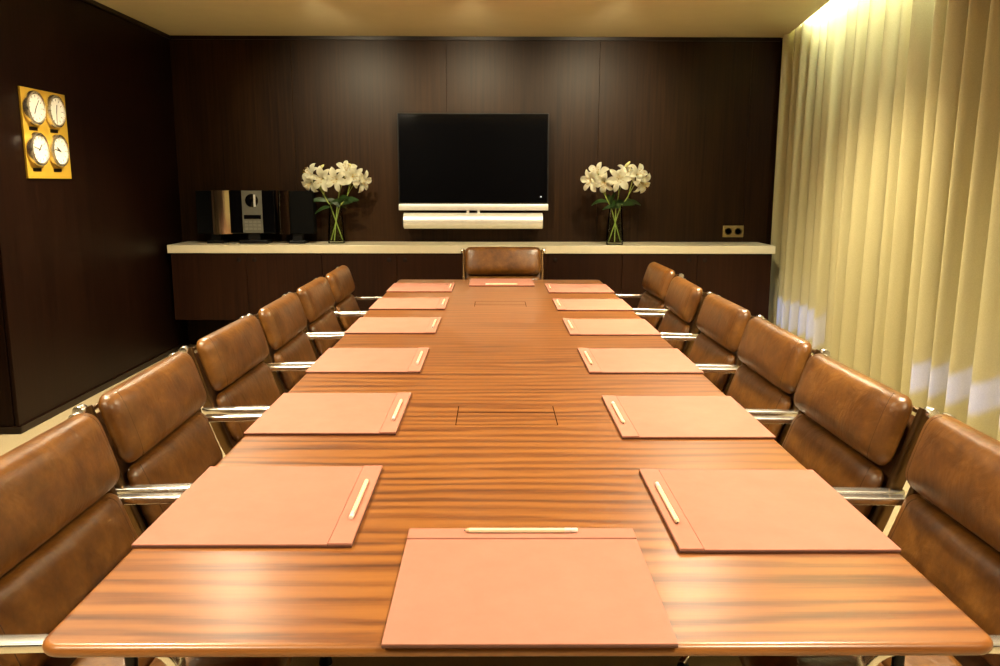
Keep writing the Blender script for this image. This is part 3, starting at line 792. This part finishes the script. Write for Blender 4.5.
def bouquet(vx, vy, side, stems, seed):
    make_vase(vx, vy, 'tall clear glass vase of white lilies on the cream top, %s of the television' % side)
    for i, (heads, foot, bd_) in enumerate(stems):
        where = ('left', 'middle', 'right')[i]
        lily(vx, vy, foot, heads, 'white lily stem leaning %s in the glass vase %s of the television' % (where, side) if i != 1 else 'white lily stem facing forward in the glass vase %s of the television' % side,
             seed + 5 * i, 'lilies in the vase %s of the television' % side, bd_)
bouquet(-1.325, 7.03, 'left', [
    ([((-0.185, 0.01, 0.565), (-0.55, -0.6, 0.45), 0.115), ((-0.19, -0.02, 0.505), (-0.40, -0.75, -0.50), 0.105), ((-0.085, -0.05, 0.535), (-0.2, -0.9, -0.15), 0.125)], (0.050, 0.012, 0.026), 1),
    ([((0.025, -0.06, 0.531), (0.0, -1.0, -0.05), 0.12), ((0.095, 0.02, 0.588), (0.15, -0.7, 0.6), 0.115)], (-0.008, -0.05, 0.026), 0),
    ([((0.155, -0.03, 0.554), (0.35, -0.85, -0.05), 0.115), ((0.215, 0.0, 0.520), (0.70, -0.6, -0.25), 0.115)], (-0.048, 0.018, 0.026), 1)], 20)
bouquet(1.0, 6.89, 'right', [
    ([((-0.145, 0.01, 0.573), (-0.35, -0.7, 0.5), 0.115), ((-0.195, -0.02, 0.524), (-0.6, -0.7, -0.1), 0.115), ((-0.10, -0.04, 0.513), (-0.25, -0.85, -0.35), 0.105)], (0.050, 0.012, 0.026), 0),
    ([((0.01, -0.06, 0.535), (0.0, -1.0, 0.0), 0.125), ((0.075, 0.02, 0.573), (0.15, -0.7, 0.5), 0.11)], (-0.008, -0.05, 0.026), 1),
    ([((0.16, -0.02, 0.569), (0.4, -0.75, 0.3), 0.115), ((0.195, -0.01, 0.513), (0.55, -0.75, -0.40), 0.115)], (-0.048, 0.018, 0.026), 0)], 50)

# ------------------------------------------------------------------ daylight outside, world, camera
l = bpy.data.lights.new('sun', 'SUN'); l.energy = 17.0; l.color = (0.30, 0.46, 1.0); l.angle = math.radians(4)
o = bpy.data.objects.new('sun', l); COL.objects.link(o); o.location = (8, 4, 6)
d = Vector((-1, -0.05, -0.72)); o.rotation_euler = d.to_track_quat('-Z', 'Y').to_euler()
wd = bpy.data.worlds.new('sky'); scn.world = wd; wd.use_nodes = True
nt = wd.node_tree; nt.nodes.clear()
wo = nt.nodes.new('ShaderNodeOutputWorld'); bg = nt.nodes.new('ShaderNodeBackground'); sk = nt.nodes.new('ShaderNodeTexSky')
sk.sky_type = 'NISHITA'; sk.sun_disc = False; sk.sun_elevation = math.radians(35); sk.sun_rotation = math.radians(90)
nt.links.new(sk.outputs[0], bg.inputs['Color']); bg.inputs['Strength'].default_value = 0.25
nt.links.new(bg.outputs[0], wo.inputs['Surface'])

cam = bpy.data.cameras.new('camera'); co = bpy.data.objects.new('camera', cam); COL.objects.link(co)
cam.sensor_width = 36; cam.lens = 36 * 830.0 / 1000; cam.clip_start = 0.05
co.matrix_world = Matrix.Translation((0, 0, 1.41)) @ Matrix.Rotation(math.radians(-0.437), 4, 'Z') @ Matrix.Rotation(math.radians(90 - 10.174), 4, 'X') @ Matrix.Rotation(math.radians(0.12), 4, 'Z')
scn.camera = co
scn.view_settings.view_transform = 'Standard'; scn.view_settings.look = 'None'
scn.view_settings.gamma = 1.0; scn.view_settings.use_curve_mapping = False
scn.view_settings.exposure = 0.12
